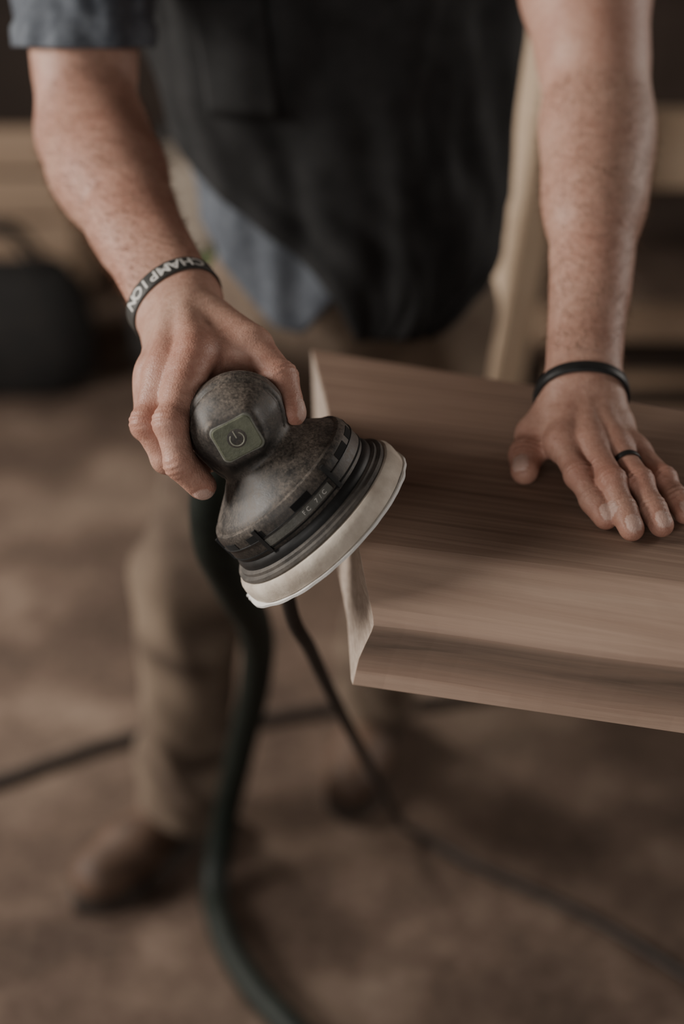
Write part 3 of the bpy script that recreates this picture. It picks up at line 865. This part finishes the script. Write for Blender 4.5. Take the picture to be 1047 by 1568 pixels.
for k, x in enumerate((-.058, .010)):
    bm = bmesh.new(); bmesh.ops.create_uvsphere(bm, u_segments=24, v_segments=16, radius=.012)
    me = bpy.data.meshes.new('eye_%d' % (k+1)); bm.to_mesh(me); bm.free(); me.materials.append(eye_m)
    o = link(bpy.data.objects.new('eye_%d' % (k+1), me), man); o.location = (x+HO[0], 1.474+HO[1], 1.522+HO[2])

# ------------------------------------------------------------------ background objects
rack = empty('lumber_rack', (0, 0, 0))
def beam(name, a, b_, w, t, mat, par):
    a = Vector(a); b_ = Vector(b_); d = b_-a
    o = box(name, (a+b_)/2, (w, t, d.length), mat, par); o.rotation_euler = d.to_track_quat('Z', 'Y').to_euler(); return o
beam('post_1', (.215, 2.26, .0), (.385, 2.40, 1.3), .066, .09, fpine, rack)
beam('post_2', (.98, 2.38, 0), (1.0, 2.42, 1.3), .09, .04, pine, rack)
beam('post_3', (.35, 2.62, 0), (.41, 2.62, 1.3), .09, .04, dwood, rack)
box('rail_top', (.75, 2.46, .78), (.95, .05, .13), fpine, rack)
box('rail_low', (.75, 2.50, .44), (.95, .05, .06), pine, rack)
for i in range(5):
    box('plank_%d' % i, (.77, 2.62 + .01*i, .20 + .032*i), (.9 - .06*i, .22, .026), pine if i % 2 else dwood, rack)
box('shelf', (.75, 2.62, .60), (.85, .25, .03), dwood, rack)
cr = empty('wooden_crate', (-.92, 3.85, 0))
for k in range(4): box('slat_%d' % k, (0, -.2, .07 + .125*k), (.42, .02, .11), pine, cr)
for k in range(4): box('side_l_%d' % k, (-.2, 0, .07 + .125*k), (.02, .4, .11), pine, cr)
for k in range(4): box('side_r_%d' % k, (.2, 0, .07 + .125*k), (.02, .4, .11), pine, cr)
for k, (x, y) in enumerate(((-.17, -.17), (.17, -.17), (-.17, .17), (.17, .17))): box('corner_%d' % k, (x, y, .26), (.04, .04, .52), pine, cr)
# black canvas tool bag
tb = empty('tool_bag', (-.80, 3.2, 0))
rings = []
for z, sx_, sy_ in ((.004, .17, .11), (.02, .19, .125), (.12, .20, .13), (.22, .185, .115), (.28, .15, .07), (.305, .13, .025), (.31, .12, .012)):
    rings.append([(sx_*math.copysign(abs(math.cos(t))**.6, math.cos(t)), sy_*math.copysign(abs(math.sin(t))**.6, math.sin(t)), z + .008*math.sin(t*3)*(z > .1)) for t in [2*math.pi*j/48 for j in range(48)]])
V, F = loft(rings, True); o = mesh_obj('bag_body', V, F, black_canvas, tb); recalc(o)
for k, y in enumerate((-.045, .045)):
    tube('strap_%d' % (k+1), [(-.09, y, .22), (-.07, y*.8, .33), (0, y*.5, .385), (.07, y*.8, .33), (.09, y, .22)], .009, black_canvas, tb)
de = empty('dust_extractor', (-.40, 3.35, 0))
box('base', (0, 0, .15), (.22, .34, .24), steel, de, bevel=.03)
box('trim', (0, 0, .29), (.225, .345, .035), greenm, de, bevel=.01)
box('head', (0, 0, .42), (.22, .34, .22), greym, de, bevel=.03)
box('handle', (0, .05, .55), (.14, .05, .04), steel, de, bevel=.012)
for k, (x, y) in enumerate(((-.09, -.13), (.09, -.13), (-.09, .13), (.09, .13))):
    box('caster_%d' % (k+1), (x, y, .025), (.025, .05, .05), tirem, de, bevel=.01)

# ------------------------------------------------------------------ lights / world
def area(name, loc, target, size, power, color, sy=None):
    l = bpy.data.lights.new(name, 'AREA'); l.energy = power; l.color = color; l.shape = 'RECTANGLE'; l.size = size; l.size_y = sy or size
    o = bpy.data.objects.new(name, l); o.location = loc
    o.rotation_euler = (Vector(target)-Vector(loc)).to_track_quat('-Z', 'Y').to_euler()
    return link(o)
area('window_light_left', (XL+.08, .9, 1.9), (0, 1.0, .9), 1.4, 155, (1, .94, .87), 1.3)
area('rack_rim_light', (XR-.08, 2.5, 1.9), (.3, 2.0, .9), 1.3, 48, (1, .93, .86), 1.2)  # added rim lamp, aimed at the rack to brighten its post
area('front_fill_light', (-.9, YF+.1, 1.6), (.1, 1.0, .9), 1.6, 29, (1, .95, .90), 1.6)  # added fill lamp for the faces turned to the camera
sp = bpy.data.lights.new('floor_patch_spot', 'SPOT'); sp.energy = 300; sp.color = (1, .92, .82); sp.spot_size = math.radians(46); sp.spot_blend = 1; sp.shadow_soft_size = .25  # added spot that brightens a patch of floor at the left
so = bpy.data.objects.new('floor_patch_spot', sp); so.location = (-1.7, 2.9, 2.6); link(so)
so.rotation_euler = (Vector((-.68, 2.1, 0)) - Vector(so.location)).to_track_quat('-Z', 'Y').to_euler()
w = bpy.data.worlds.new('World'); scene.world = w; w.use_nodes = True
bg = w.node_tree.nodes['Background']; bg.inputs[0].default_value = (.95, .92, .9, 1); bg.inputs[1].default_value = .20

# ------------------------------------------------------------------ camera
cam = bpy.data.cameras.new('camera'); co = bpy.data.objects.new('camera', cam); link(co)
co.location = (0, 0, 1.47); co.rotation_euler = (math.radians(60), 0, 0)
cam.sensor_fit = 'VERTICAL'; cam.sensor_height = 36; cam.lens = 50; cam.clip_start = .02
cam.dof.use_dof = True; cam.dof.focus_distance = .945; cam.dof.aperture_fstop = 2.0
scene.camera = co
